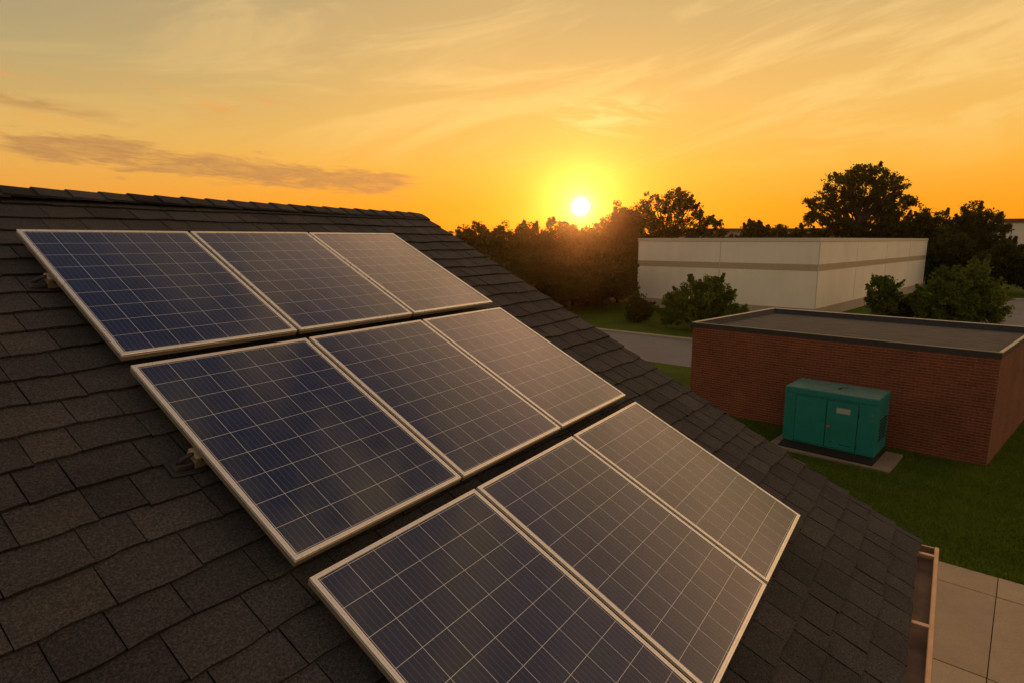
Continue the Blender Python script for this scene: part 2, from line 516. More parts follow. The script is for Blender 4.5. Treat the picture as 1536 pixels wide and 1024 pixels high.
# ------------------------------------------------------------------ mesh helpers
class MB:
    def __init__(s):
        s.v, s.f, s.m, s.uv, s.tone = [], [], [], {}, []

    def face(s, pts, mat=0, uv=None, tone=0.5):
        b = len(s.v)
        s.v += [tuple(p) for p in pts]
        if uv:
            s.uv[len(s.f)] = uv
        s.f.append(tuple(range(b, b + len(pts))))
        s.m.append(mat)
        s.tone.append(tone)

    def box(s, lo, hi, mat=0, tone=0.5):
        (x0, y0, z0), (x1, y1, z1) = lo, hi
        s.prism([(x0, y0), (x1, y0), (x1, y1), (x0, y1)], z0, z1, mat, tone)

    def prism(s, poly, z0, z1, mat=0, tone=0.5, taper=None):
        """ccw polygon extruded from z0 to z1; taper = other top polygon"""
        top = taper or poly
        n = len(poly)
        B = [(x, y, z0) for x, y in poly]
        T = [(x, y, z1) for x, y in top]
        for i in range(n):
            j = (i + 1) % n
            s.face([B[i], B[j], T[j], T[i]], mat, None, tone)
        s.face(T, mat, None, tone)
        s.face(B[::-1], mat, None, tone)

    def tube(s, pts, radii, n=7, mat=0):
        pts = [Vector(p) for p in pts]
        rings = []
        for i, p in enumerate(pts):
            d = (pts[min(i + 1, len(pts) - 1)] - pts[max(i - 1, 0)]).normalized()
            a = d.cross(Vector((0.31, 0.95, 0.11))).normalized()
            b = d.cross(a)
            rings.append([p + (a * math.cos(2 * math.pi * k / n) + b * math.sin(2 * math.pi * k / n)) * radii[i] for k in range(n)])
        for i in range(len(pts) - 1):
            for k in range(n):
                l = (k + 1) % n
                s.face([rings[i][k], rings[i][l], rings[i + 1][l], rings[i + 1][k]], mat)
        s.face(rings[0][::-1], mat)
        s.face(rings[-1], mat)

    def build(s, name, mats, parent=None, bevel=0, seg=2, smooth=False, weld=False):
        me = bpy.data.meshes.new(name)
        me.from_pydata(s.v, [], s.f)
        if not isinstance(mats, (list, tuple)):
            mats = [mats]
        for m in mats:
            me.materials.append(M[m])
        me.polygons.foreach_set('material_index', s.m)
        if s.uv:
            ul = me.uv_layers.new(name='UVMap')
            for p in me.polygons:
                q = s.uv.get(p.index)
                if q:
                    for li, c in zip(p.loop_indices, q):
                        ul.data[li].uv = c
        at = me.attributes.new('tone', 'FLOAT', 'FACE')
        at.data.foreach_set('value', s.tone)
        if weld or bevel or smooth:
            import bmesh
            bm = bmesh.new()
            bm.from_mesh(me)
            bmesh.ops.remove_doubles(bm, verts=bm.verts, dist=1e-5)
            bmesh.ops.recalc_face_normals(bm, faces=bm.faces)
            bm.to_mesh(me)
            bm.free()
        if smooth:
            me.polygons.foreach_set('use_smooth', [True] * len(me.polygons))
        o = bpy.data.objects.new(name, me)
        col.objects.link(o)
        if parent:
            o.parent = parent
        if bevel:
            md = o.modifiers.new('bevel', 'BEVEL')
            md.width = bevel
            md.segments = seg
            md.limit_method = 'ANGLE'
        return o


def quads_mesh(name, P, tone, mat, parent=None, tri=False):
    """P: (N,k,3) array of k-cornered faces"""
    N, k = P.shape[:2]
    me = bpy.data.meshes.new(name)
    me.vertices.add(N * k)
    me.vertices.foreach_set('co', P.reshape(-1).astype(np.float32))
    me.loops.add(N * k)
    me.loops.foreach_set('vertex_index', np.arange(N * k, dtype=np.int32))
    me.polygons.add(N)
    me.polygons.foreach_set('loop_start', np.arange(0, N * k, k, dtype=np.int32))
    me.update(calc_edges=True)
    at = me.attributes.new('tone', 'FLOAT', 'FACE')
    at.data.foreach_set('value', tone.astype(np.float32))
    me.materials.append(M[mat])
    o = bpy.data.objects.new(name, me)
    col.objects.link(o)
    if parent:
        o.parent = parent
    return o


def tag(o, label=None, cat=None, group=None, kind=None):
    if label:
        o['label'] = label
    if cat:
        o['category'] = cat
    if group:
        o['group'] = group
    if kind:
        o['kind'] = kind
    return o


def thing(name, label, cat, loc=(0, 0, 0), rz=0.0, group=None):
    o = bpy.data.objects.new(name, None)
    o.empty_display_size = 0.2
    o.location = loc
    o.rotation_euler = (0, 0, rz)
    col.objects.link(o)
    return tag(o, label, cat, group)


# ------------------------------------------------------------------ ground, road, patio
g = MB()
S = 2500
g.face([(-S, -S, 0), (S, -S, 0), (S, S, 0), (-S, S, 0)])
tag(g.build('ground', 'grass'), kind='structure')


def strip(p, azd, length, width, back=0.0):
    """ccw rectangle: starts at p, runs along azimuth azd, lies to its right by width"""
    a = R(azd)
    d = Vector((math.sin(a), math.cos(a)))
    r = Vector((d.y, -d.x))
    p = Vector(p) - d * back
    return [tuple(p), tuple(p + r * width), tuple(p + r * width + d * (length + back)), tuple(p + d * (length + back))]


# road behind the brick building, its far kerb runs az 129.5
rd = MB()
q = strip((10.1, 32.7), 129.5, 40, 6.6, back=60)
rd.face([(x, y, 0.012) for x, y in q])
tag(rd.build('road', 'asphalt'), kind='structure')
kb = MB()
kb.prism(strip((10.1, 32.7), 129.5, 40, -0.32, back=60)[::-1], -0.05, 0.13)
tag(kb.build('kerb', 'kerb', bevel=0.02), kind='structure')
pk = MB()
q = [(30.0, 36.0), (52, 33), (80, 52.5), (47.0, 55.4), (33.5, 47.0)]
pk.face([(x, y, 0.012) for x, y in q])
tag(pk.build('parking_lot', 'asphalt'), kind='structure')
kb2 = MB()
kb2.prism([(47.0, 55.4), (80, 52.5), (80.05, 53.0), (47.05, 55.9)], -0.05, 0.14)
tag(kb2.build('parking_kerb', 'kerb', bevel=0.02), kind='structure')

# patio slabs
pt = MB()
rng = random.Random(4)
pa = R(131)
pd = Vector((math.sin(pa), math.cos(pa)))
pr = Vector((pd.y, -pd.x))                                # away from the lawn (towards the house)
p0 = Vector((7.64, 9.57))
# distance of the known cross joint along the edge
s0 = (Vector((8.06, 9.06)) - p0).dot(pd)
rows = [0.0, 0.717, 3.07, 5.42, 7.77]
pt.prism([tuple(p0 + pd * -5 - pr * 0.0), tuple(p0 + pd * -5 + pr * 7.77), tuple(p0 + pd * 9 + pr * 7.77), tuple(p0 + pd * 9)], -0.05, 0.010, 1)
for a, b in zip(rows[:-1], rows[1:]):
    for k in range(-3, 4):
        u0, u1 = s0 + k * 2.35 + 0.006, s0 + (k + 1) * 2.35 - 0.006
        c = [p0 + pd * u0 + pr * (a + (0.013 if a else 0)), p0 + pd * u0 + pr * (b - 0.013), p0 + pd * u1 + pr * (b - 0.013), p0 + pd * u1 + pr * (a + (0.013 if a else 0))]
        pt.prism([tuple(x) for x in c], 0.0, 0.035 + rng.uniform(-0.002, 0.002), 0, rng.random())
tag(pt.build('patio', ['patio', 'joint']), kind='structure')

# grass blades on the lawn near the house
rn = np.random.default_rng(8)
NB = 230000
ex = rn.uniform(-2.0, 24, NB * 3)
ey = rn.uniform(8.0, 24, NB * 3)
keep = np.ones(NB * 3, bool)
# keep clear of patio
rel = np.stack([ex - p0.x, ey - p0.y], 1)
off = rel @ np.array([pr.x, pr.y])
keep &= off < -0.01
# keep only what lies in the visible wedge right of the roof
edge = np.minimum((ex - 0.30 * ey) / 2.5, (1.2 * ey - ex) / 2.0)
keep &= rn.uniform(0, 1, NB * 3) < np.clip(edge, 0, 1)
keep &= rn.uniform(0, 1, NB * 3) < np.clip((24 - ey) / 4, 0, 1)
bf = np.array([11.829, 14.117])
fd = np.array([math.sin(-0.836), math.cos(-0.836)])
sd = np.array([math.sin(0.827), math.cos(0.827)])
A2 = np.linalg.inv(np.stack([fd, sd], 1))
qq = (np.stack([ex, ey], 1) - bf) @ A2.T
keep &= ~((qq[:, 0] > -0.02) & (qq[:, 0] < 7.92) & (qq[:, 1] > -0.02) & (qq[:, 1] < 6.0))
GA = np.array([9.042, 14.191])
gf = np.array([math.sin(-0.816), math.cos(-0.816)])
gs = np.array([math.sin(0.755), math.cos(0.755)])
gq = np.stack([(np.stack([ex, ey], 1) - GA) @ gf, (np.stack([ex, ey], 1) - GA) @ gs], 1)
keep &= ~((gq[:, 0] > -0.5) & (gq[:, 0] < 2.56) & (gq[:, 1] > -0.33) & (gq[:, 1] < 1.3))
ex, ey = ex[keep][:NB], ey[keep][:NB]
n = len(ex)
hh = rn.uniform(0.03, 0.075, n)
th_ = rn.uniform(0, 2 * math.pi, n)
wd = rn.uniform(0.006, 0.014, n)
lean = rn.normal(0, 0.03, (n, 2))
P = np.zeros((n, 3, 3))
P[:, 0] = np.stack([ex - np.cos(th_) * wd, ey - np.sin(th_) * wd, np.zeros(n)], 1)
P[:, 1] = np.stack([ex + np.cos(th_) * wd, ey + np.sin(th_) * wd, np.zeros(n)], 1)
P[:, 2] = np.stack([ex + lean[:, 0], ey + lean[:, 1], hh], 1)
patch = np.sin(ex * 1.3 + 2 * np.sin(ey * 0.7)) * np.sin(ey * 1.1 + 1.7 * np.sin(ex * 0.9)) + 0.5 * np.sin(ex * 4.1 + ey * 3.3)
P[:, 2, 2] *= np.clip(1.0 + 0.35 * patch, 0.4, 1.6)
gtone = np.clip(0.42 + 0.22 * patch + rn.normal(0, 0.25, n), 0, 1)
tag(quads_mesh('lawn_grass', P, gtone, 'blade'), 'short green lawn grass around the brick building', 'grass', kind='stuff')

# ------------------------------------------------------------------ the shingled house
AZ, TH = 0.6099105727886317, 0.4615081955786673          # ridge azimuth, roof slope
OX, OY, OZ = -3.546, 4.304, EYE - 0.055
cT, sT = math.cos(TH), math.sin(TH)
VR, VE, UR, UL = 0.933, -6.185, 5.03, -5.0                # ridge, eave, gable end, left end
SKEW = 0.030
house = thing('shingled_house', 'house roofed in dark grey asphalt shingles carrying the solar panels', 'house',
              (OX, OY, 0), math.pi / 2 - AZ)


def rp(u, v, n):
    """roof coordinates to house-local: x along ridge, y up the slope (horizontal), z up;
    the eave runs slightly askew to the ridge"""
    v = v + SKEW * (UR - u) * ((VR - v) / (VR - VE)) ** 2
    return (u, v * cT - n * sT, OZ + v * sT + n * cT)


def rb(u, v, n):
    """back slope, mirrored about the ridge; v measured as on the front"""
    x, y, z = rp(u, v, n)
    return (x, 2 * VR * cT - y, z)


def shingles(mb, P, seed, u0, u1):
    r = random.Random(seed)
    EXP = 0.23
    nrow = int(math.ceil((VR - VE) / EXP))
    for k in range(nrow):
        vb = VE + k * EXP
        vt = min(vb + EXP * 1.14, VR - 0.005)
        ph, ph2 = r.uniform(0, 6), r.uniform(0, 6)
        u = u0 - r.uniform(0, 0.3)
        rowtone = r.uniform(-0.08, 0.08)
        while u < u1:
            wd = r.choice((0.2, 0.26, 0.3, 0.33, 0.36)) + r.uniform(-0.02, 0.02)
            a, b = max(u, u0), min(u + wd, u1)
            if u1 - b < 0.08:
                b = u1
            u += wd
            if b - a < 0.03:
                continue
            gap = r.uniform(0.002, 0.0055) if u > 1.6 else r.uniform(0.0012, 0.0036)
            tone = min(1, max(0.15, 0.5 + rowtone + r.gauss(0, 0.2)))
            lift = r.uniform(0, 0.004)
            drop = r.uniform(-0.006, 0.006)
            ns = 4
            us = [a + gap + (b - a - 2 * gap) * i / ns for i in range(ns + 1)]
            if b >= u1 - 1e-6:
                rk = r.uniform(-0.01, 0.014)
                us[-1] = u1 + rk
            vv = [vb + drop + 0.009 * math.sin(x * 3.1 + ph) + 0.005 * math.sin(x * 9 + ph2) + r.uniform(-0.006, 0.006) for x in us]
            nb = [0.0175 + lift + r.uniform(-0.0015, 0.0025) for x in us]
            vm = vb + EXP * 0.55
            for i in range(ns):
                j = i + 1
                # exposed face in two strips, butt face below
                mb.face([P(us[i], vv[i], nb[i]), P(us[j], vv[j], nb[j]), P(us[j], vm, 0.0085), P(us[i], vm, 0.0085)], 0, None, tone)
                mb.face([P(us[i], vm, 0.0085), P(us[j], vm, 0.0085), P(us[j], vt, 0.0006), P(us[i], vt, 0.0006)], 0, None, tone)
                mb.face([P(us[i], vv[i], 0.0028), P(us[j], vv[j], 0.0028), P(us[j], vv[j], nb[j]), P(us[i], vv[i], nb[i])], 0, None, tone * 0.2)
            for i, sgn in ((0, -1), (ns, 1)):
                mb.face([P(us[i], vv[i], 0.0028), P(us[i], vv[i], nb[i]), P(us[i], vt, 0.0006), P(us[i], vt, -0.002)], 0, None, 0.0)


roof = MB()
shingles(roof, rp, 21, UL, UR)
shingles(roof, rb, 22, UL, UR)
# deck under the shingles, 18 mm
for P_ in (rp, rb):
    c = [(UL, VE + 0.02), (UR - 0.02, VE + 0.02), (UR - 0.02, VR), (UL, VR)]
    top = [P_(u, v, -0.001) for u, v in c]
    bot = [P_(u, v, -0.03) for u, v in c]
    roof.face(top, 1)
    roof.face(bot[::-1], 1)
    for i in range(4):
        j = (i + 1) % 4
        roof.face([bot[i], bot[j], top[j], top[i]], 1)
roof_o = roof.build('roof', ['shingle', 'felt'], house)
# ridge caps: bent shingles lapped along the ridge
rc = MB()
r = random.Random(5)
ucap = UL
yr, zr = VR * cT, OZ + VR * sT
while ucap < UR - 0.02:
    L = 0.245
    u0, u1 = ucap, min(ucap + L * 1.2, UR + 0.012)
    tone = min(1, max(0, r.gauss(0.42, 0.2)))
    rise = 0.045 * max(0.0, min(1.0, (4.5 - u0) / 4.5))          # the ridge sags a little towards the gable
    h0, h1 = 0.042 + rise + r.uniform(-0.002, 0.004), 0.024 + rise
    hw = 0.19 + r.uniform(-0.006, 0.006)
    prof = []
    for t in (-1, -0.55, -0.16, 0, 0.16, 0.55, 1):
        d = abs(t) * hw
        soft = 0.012 * max(0, 1 - abs(t) * 4)
        prof.append((t / max(abs(t), 1e-9) * d * cT if t else 0.0, -d * sT - soft))
    def rpt(u, i, h):
        y, z = prof[i]
        return (u, yr + y * (1 + h * 0.4), zr + z + h)
    nP = len(prof)
    jit = r.uniform(-0.006, 0.006)
    for i in range(nP - 1):
        a0, a1 = rpt(u0 + jit, i, h0), rpt(u0 + jit, i + 1, h0)
        b0, b1 = rpt(u1, i, h1), rpt(u1, i + 1, h1)
        rc.face([a0, b0, b1, a1][::-1], 0, None, tone)
        c0, c1 = rpt(u0 + jit, i, h0 - 0.020), rpt(u0 + jit, i + 1, h0 - 0.020)
        rc.face([c0, c1, a1, a0][::-1], 0, None, tone * 0.5)
    for i, fl in ((0, 1), (nP - 1, 0)):
        q = [rpt(u0 + jit, i, h0), rpt(u1, i, h1), rpt(u1, i, h1 - 0.015), rpt(u0 + jit, i, h0 - 0.020)]
        rc.face(q if fl else q[::-1], 0, None, tone * 0.5)
    if u1 > UR:
        rc.face([rpt(u1, i, h1) for i in range(nP)] + [rpt(u1, i, h1 - 0.05) for i in reversed(range(nP))], 0, None, tone * 0.5)
    ucap += L
rc.build('ridge_cap', ['shingle'], roof_o)
# rake boards on the gable end, eave fascia
rk = MB()
for P_ in (rp, rb):
    c = [(VE + 0.02, -0.031), (VR, -0.031), (VR, -0.20), (VE + 0.02, -0.20)]
    o_ = [P_(UR - 0.025, v, n_) for v, n_ in c]
    i_ = [P_(UR - 0.05, v, n_) for v, n_ in c]
    rk.face(o_)
    rk.face(i_[::-1])
    for i in range(4):
        j = (i + 1) % 4
        rk.face([o_[i], o_[j], i_[j], i_[i]])
rk.build('rake_board', 'trim', roof_o)
xe, ye, ze = rp(UR, VE, 0)


def askew(mb):
    """shear a piece built parallel to the ridge along the eave line"""
    mb.v = [(x, y + SKEW * cT * (UR - x), z + SKEW * sT * (UR - x)) for x, y, z in mb.v]


ybk = 2 * VR * cT - ye
fb = MB()
fb.box((UL, ye + 0.025, ze - 0.2), (UR - 0.055, ye + 0.05, ze - 0.012))
askew(fb)
fb.build('fascia_board', 'trim', roof_o)
fb = MB()
fb.box((UL, ye + 0.025, ze - 0.2), (UR - 0.055, ye + 0.05, ze - 0.012))
askew(fb)
fb.v = [(x, 2 * VR * cT - y, z) for x, y, z in fb.v]
fb.f = [f[::-1] for f in fb.f]
fb.build('fascia_board', 'trim', roof_o)
wl = MB()
yw0, yw1 = ye + 0.45, ybk - 0.45
zt = ze - 0.03 + 0.45 * math.tan(TH) - 0.03
xw = UR - 0.35
wl.face([(UL, yw0, 0), (xw, yw0, 0), (xw, yw0, zt), (UL, yw0, zt)])
wl.face([(xw, yw1, 0), (UL, yw1, 0), (UL, yw1, zt), (xw, yw1, zt)])
wl.face([(xw, yw0, 0), (xw, yw1, 0), (xw, yw1, zt), (xw, yr, zr - 0.06), (xw, yw0, zt)])
wl.face([(UL, yw1, 0), (UL, yw0, 0), (UL, yw0, zt), (UL, yr, zr - 0.06), (UL, yw1, zt)])
wl.build('wall', 'siding', house)

# gutter along the eave: open trough, thick front lip, end cap, hanger straps
gt = MB()
gy1, gy0 = ye + 0.022, ye - 0.128                          # back and front of trough
gz1, gz0 = ze - 0.028, ze - 0.135
gx0, gx1 = UL, UR - 0.03
t_ = 0.006
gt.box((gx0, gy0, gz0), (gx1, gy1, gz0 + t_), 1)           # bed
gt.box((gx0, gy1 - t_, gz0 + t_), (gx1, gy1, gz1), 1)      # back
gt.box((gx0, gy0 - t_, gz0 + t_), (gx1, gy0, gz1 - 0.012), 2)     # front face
nl = 10                                                    # rolled lip
for k in range(nl):
    a0, a1 = math.pi * 2 * k / nl, math.pi * 2 * (k + 1) / nl
    yc, zc, ry, rz_ = gy0 - 0.008, gz1 - 0.004, 0.020, 0.013
    pa_ = [(x, yc + ry * math.cos(a), zc + rz_ * math.sin(a)) for x, a in ((gx0, a0), (gx1 + 0.004, a0), (gx1 + 0.004, a1), (gx0, a1))]
    gt.face(pa_, 0)
gt.face([(gx1 + 0.004, gy0 - 0.008 + 0.020 * math.cos(math.pi * 2 * k / nl), gz1 - 0.004 + 0.013 * math.sin(math.pi * 2 * k / nl)) for k in range(nl)], 0)
gt.box((gx1 - t_, gy0 + 0.012, gz0 + t_), (gx1, gy1 - t_, gz1 - 0.013), 0)   # end cap
gt.box((gx1 - 0.016, gy0 + 0.0102, gz1 - 0.012), (gx1 + 0.003, gy1, gz1 + 0.002), 0)
askew(gt)
gut = gt.build('gutter', ['gutter', 'gutter_in', 'gutter_out'], house, bevel=0.003)
hang = None
u = 4.80
while u > UL + 0.3:
    if hang is None:
        h_ = MB()
        h_.box((-0.022, gy0 + 0.006, gz1 - 0.030), (0.022, gy1 + 0.004, gz1 + 0.008), 0)
        h_.box((-0.030, gy1 - 0.018, gz1 - 0.034), (0.030, gy1 + 0.0, gz1 + 0.013), 0)
        hang = h_.build('hanger', 'gutter', gut, bevel=0.003)
        o = hang
    else:
        o = hang.copy()
        col.objects.link(o)
        o.parent = gut
    o.location = (u, SKEW * cT * (UR - u), SKEW * sT * (UR - u))
    u -= 1.27
# downspout near the corner, hidden partly by the lip
# ------------------------------------------------------------------ solar panels
PW, PH, GW, GH = 1.1877, 1.65, 0.0283, 0.1102
Uv = Vector((math.sin(AZ), math.cos(AZ), 0))
Vh = Vector((-math.cos(AZ), math.sin(AZ), 0))
Vv = Vh * cT + Vector((0, 0, sT))
Nv = Uv.cross(Vv)
P0 = Vector((-3.49506768, 4.26845446, EYE + 0.07056))
ROT = Matrix((Uv, Vv, Nv)).transposed().to_4x4()


def on_roof(u, v, n=0.0):
    """world matrix of a frame on the panel plane (origin = top left corner of the array)"""
    return Matrix.Translation(P0 + Uv * u + Vv * v + Nv * n) @ ROT


def frame_mesh():
    mb = MB()
    # profile: (inset from outer edge, height)
    prof = [(0.004, -0.045), (0.0, -0.043), (0.0, -0.016), (0.0025, -0.0155), (0.0025, -0.011), (0.0, -0.0105), (0.0, -0.002), (0.002, 0.0), (0.010, 0.0), (0.0112, -0.0035), (0.0142, -0.0035),
            (0.0154, -0.0005), (0.0235, -0.0005), (0.025, -0.003), (0.025, -0.012)]
    loops = []
    for d, z in prof:
        loops.append([(d, -PH + d, z), (PW - d, -PH + d, z), (PW - d, -d, z), (d, -d, z)])
    loops.append([(0.025, -PH + 0.025, -0.045), (PW - 0.025, -PH + 0.025, -0.045), (PW - 0.025, -0.025, -0.045), (0.025, -0.025, -0.045)])
    for a, b in zip(loops, loops[1:] + loops[:1]):
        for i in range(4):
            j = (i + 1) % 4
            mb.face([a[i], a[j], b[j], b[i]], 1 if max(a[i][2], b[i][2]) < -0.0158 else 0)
    return mb


def glass_mesh():
    mb = MB()
    d = 0.022
    x0, x1, y0, y1 = d, PW - d, -PH + d, -d
    mx, my = 0.012, 0.012
    def uvf(x, y):
        return ((x - x0 - mx) / (x1 - x0 - 2 * mx) * 7, (y - y0 - my) / (y1 - y0 - 2 * my) * 9)
    z = -0.006
    mb.face([(x0, y0, z), (x1, y0, z), (x1, y1, z), (x0, y1, z)], 0, [uvf(x0, y0), uvf(x1, y0), uvf(x1, y1), uvf(x0, y1)])
    mb.face([(x0, y1, z - 0.006), (x1, y1, z - 0.006), (x1, y0, z - 0.006), (x0, y0, z - 0.006)], 1)
    c = [(x0, y0), (x1, y0), (x1, y1), (x0, y1)]
    for i in range(4):
        j = (i + 1) % 4
        mb.face([(*c[i], z - 0.006), (*c[j], z - 0.006), (*c[j], z), (*c[i], z)], 1)
    return mb


PLAB = [
    ['deep blue solar panel in the row under the ridge, beside the bare left-hand shingles',
     'middle solar panel of the row under the ridge, between the blue and the tan-shining one',
     'solar panel shining pale tan in the row under the ridge, nearest the sun'],
    ['large dark blue solar panel in the middle row, resting above a roof mount',
     'solar panel at the very centre of the array, surrounded by the other eight',
     'tan-shining solar panel in the middle row, beside the bare right-hand shingles'],
    ['dark violet-blue solar panel of the lowest row, its lower corner cut by the photo edge',
     'middle solar panel of the lowest row, its lower right corner just inside the photo',
     'brown-shining solar panel in the lowest row, nearest the gutter'],
]
proto = None
rj = random.Random(12)
for r_ in range(3):
    for c_ in range(3):
        if proto is None:
            proto = thing('solar_panel', PLAB[0][0], 'solar panel', group='solar panels in three rows on the shingle roof')
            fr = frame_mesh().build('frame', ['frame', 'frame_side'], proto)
            gl = glass_mesh().build('glass', ['cells', 'black_rubber'], proto)
            jb = MB()
            jb.box((PW / 2 - 0.06, -0.25, -0.035), (PW / 2 + 0.06, -0.13, -0.0125))
            root = proto
        else:
            root = proto.copy()
            col.objects.link(root)
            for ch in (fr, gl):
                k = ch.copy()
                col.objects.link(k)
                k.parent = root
            root['label'] = PLAB[r_][c_]
        tilt = Matrix.Rotation(rj.uniform(-0.0025, 0.0025), 4, 'X') @ Matrix.Rotation(rj.uniform(-0.0025, 0.0025), 4, 'Y')
        root.matrix_world = on_roof(c_ * (PW + GW), -r_ * (PH + GH)) @ tilt

# rails under each row and the roof mounts that carry them
RLAB = ['mounting rail under the solar panels of the row below the ridge', 'mounting rail under the solar panels of the middle row',
        'mounting rail under the solar panels of the lowest row']
MLAB = ['small dark roof mount under the top left solar panel, on bare shingles', 'roof mount with tan bracket under the left end of the middle panel row',
        'roof mount under the left edge of the lowest panel row']
mount = None
for r_, v in enumerate((-0.60, -2.53, -4.30)):
    rl = MB()
    rl.box((0.012, -0.02, -0.085), (3 * PW + 2 * GW - 0.02, 0.02, -0.0465))
    o = rl.build('mounting_rail', 'bracket', bevel=0.003)
    tag(o, RLAB[r_], 'rail', 'rails under the solar panels')
    o.matrix_world = on_roof(0, v)
    if mount is None:
        mount = thing('roof_mount', MLAB[0], 'roof mount', group='roof mounts at the left end of the panel rows')
        b1 = MB()
        b1.prism([(-0.135, -0.055), (-0.02, -0.075), (0.06, -0.075), (0.06, 0.075), (-0.02, 0.075), (-0.135, 0.055)], -0.130, -0.116)
        b1.prism([(-0.118, -0.030), (-0.07, -0.042), (-0.02, -0.042), (-0.02, 0.042), (-0.07, 0.042), (-0.118, 0.030)], -0.116, -0.087, 0, 0.5,
                 [(-0.095, -0.022), (-0.07, -0.03), (-0.02, -0.034), (-0.02, 0.034), (-0.07, 0.03), (-0.095, 0.022)])
        p1 = b1.build('foot', 'black_rubber', mount, bevel=0.006, seg=3)
        b2 = MB()
        b2.box((-0.022, -0.045, -0.118), (0.06, 0.045, -0.0865))
        b2.box((-0.022, -0.045, -0.0865), (0.010, 0.045, -0.048))
        p2 = b2.build('bracket', 'bracket', mount, bevel=0.004)
        b3 = MB()
        b3.tube([(-0.095, 0, -0.10), (-0.075, 0, -0.072), (-0.045, 0, -0.055), (-0.018, 0, -0.05)], [0.012, 0.014, 0.013, 0.010], 10)
        p3 = b3.build('clamp_arm', 'black_rubber', mount, smooth=True)
        root = mount
    else:
        root = mount.copy()
        col.objects.link(root)
        for ch in (p1, p2, p3):
            k = ch.copy()
            col.objects.link(k)
            k.parent = root
        root['label'] = MLAB[r_]
    root.matrix_world = on_roof(0.0, v)

# ------------------------------------------------------------------ brick building
def para(p, fa, sa, wd, dp):
    """local parallelogram corners: near corner, along the front, back"""
    f = Vector((math.sin(fa), math.cos(fa)))
    s = Vector((math.sin(sa), math.cos(sa)))
    return f, s


def inset_para(f, s, wd, dp, d):
    """corners of the parallelogram offset inwards by d (negative = outwards), ccw seen from above"""
    sn = abs(f.x * s.y - f.y * s.x)
    k = d / sn
    return [tuple(f * k + s * k), tuple(f * k + s * (dp - k)), tuple(f * (wd - k) + s * (dp - k)), tuple(f * (wd - k) + s * k)]


def ccw(poly):
    a = sum(poly[i][0] * poly[(i + 1) % 4][1] - poly[(i + 1) % 4][0] * poly[i][1] for i in range(4))
    return poly if a > 0 else poly[::-1]


def ring(mb, outer, inner, z0, z1, mat=0, sides=True, inner_sides=True, zi=None):
    zi = z1 if zi is None else zi
    n = len(outer)
    for i in range(n):
        j = (i + 1) % n
        a, b, c, d = outer[i], outer[j], inner[j], inner[i]
        mb.face([(*a, z1), (*b, z1), (*c, zi), (*d, zi)], mat)
        mb.face([(*d, z0), (*c, z0), (*b, z0), (*a, z0)], mat)
        if sides:
            mb.face([(*a, z0), (*b, z0), (*b, z1), (*a, z1)], mat)
        if inner_sides:
            mb.face([(*c, z0), (*d, z0), (*d, zi), (*c, zi)], mat)


def uvwalls(mb, poly, z0, z1, mat=0):
    n = len(poly)
    off = 0.0
    for i in range(n):
        a, b = poly[i], poly[(i + 1) % n]
        L = (Vector(b) - Vector(a)).length
        mb.face([(*a, z0), (*b, z0), (*b, z1), (*a, z1)], mat, [(off, z0), (off + L, z0), (off + L, z1), (off, z1)])
        off += L + 0.1075


bx, by, bfa, bsa, bw, bd, bh = 11.829, 14.117, -0.836, 0.827, 7.898, 5.987, 2.927
f_, s_ = para(0, bfa, bsa, bw, bd)
bb = thing('brick_building', 'low flat-roofed red brick building behind the teal cabinet', 'building', (bx, by, 0))
pin = lambda d: ccw(inset_para(f_, s_, bw, bd, d))
mb = MB()
uvwalls(mb, pin(0.0), 0.0, bh - 0.15)
mb.build('wall', 'brick', bb)
mb = MB()
ring(mb, pin(-0.012), pin(0.060), bh - 0.165, bh - 0.022, 0, True, False)
mb.build('flashing', 'flashing', bb, bevel=0.003)
mb = MB()
ring(mb, pin(-0.026), pin(0.065), bh - 0.022, bh + 0.004, 0, True, True, bh - 0.008)
mb.build('coping', 'coping', bb, bevel=0.004)
mb = MB()
ip = pin(0.064)
ip2 = pin(0.19)
for i in range(4):
    j = (i + 1) % 4
    mb.face([(*ip[j], bh - 0.024), (*ip[i], bh - 0.024), (*ip2[i], bh - 0.192), (*ip2[j], bh - 0.192)], 1)
mb.face([(*p, bh - 0.19) for p in pin(0.16)], 0)
mb.build('roof', ['flatroof', 'para_in'], bb)

# ------------------------------------------------------------------ generator cabinet on its pad
gx, gy, gaz = 9.042, 14.191, -0.816
gw, gd, gh, gz = 2.211, 1.256, 1.492, 0.22
# local frame: x along the front from the right corner to the left, y to the back
rzl = math.pi / 2 - gaz                                    # local x axis = front direction
pad = MB()
pad.box((-0.42, -1.30, -0.02), (2.5, 0.31, 0.07))
po = pad.build('concrete_pad', 'pad', bevel=0.012)
po.location = (gx, gy, 0)
po.rotation_euler = (0, 0, rzl)
tag(po, 'bare concrete pad in the lawn under the teal cabinet', 'pad')
gen = thing('generator_cabinet', 'teal steel generator cabinet with two doors by the brick wall', 'generator', (gx, gy, 0.07), rzl)
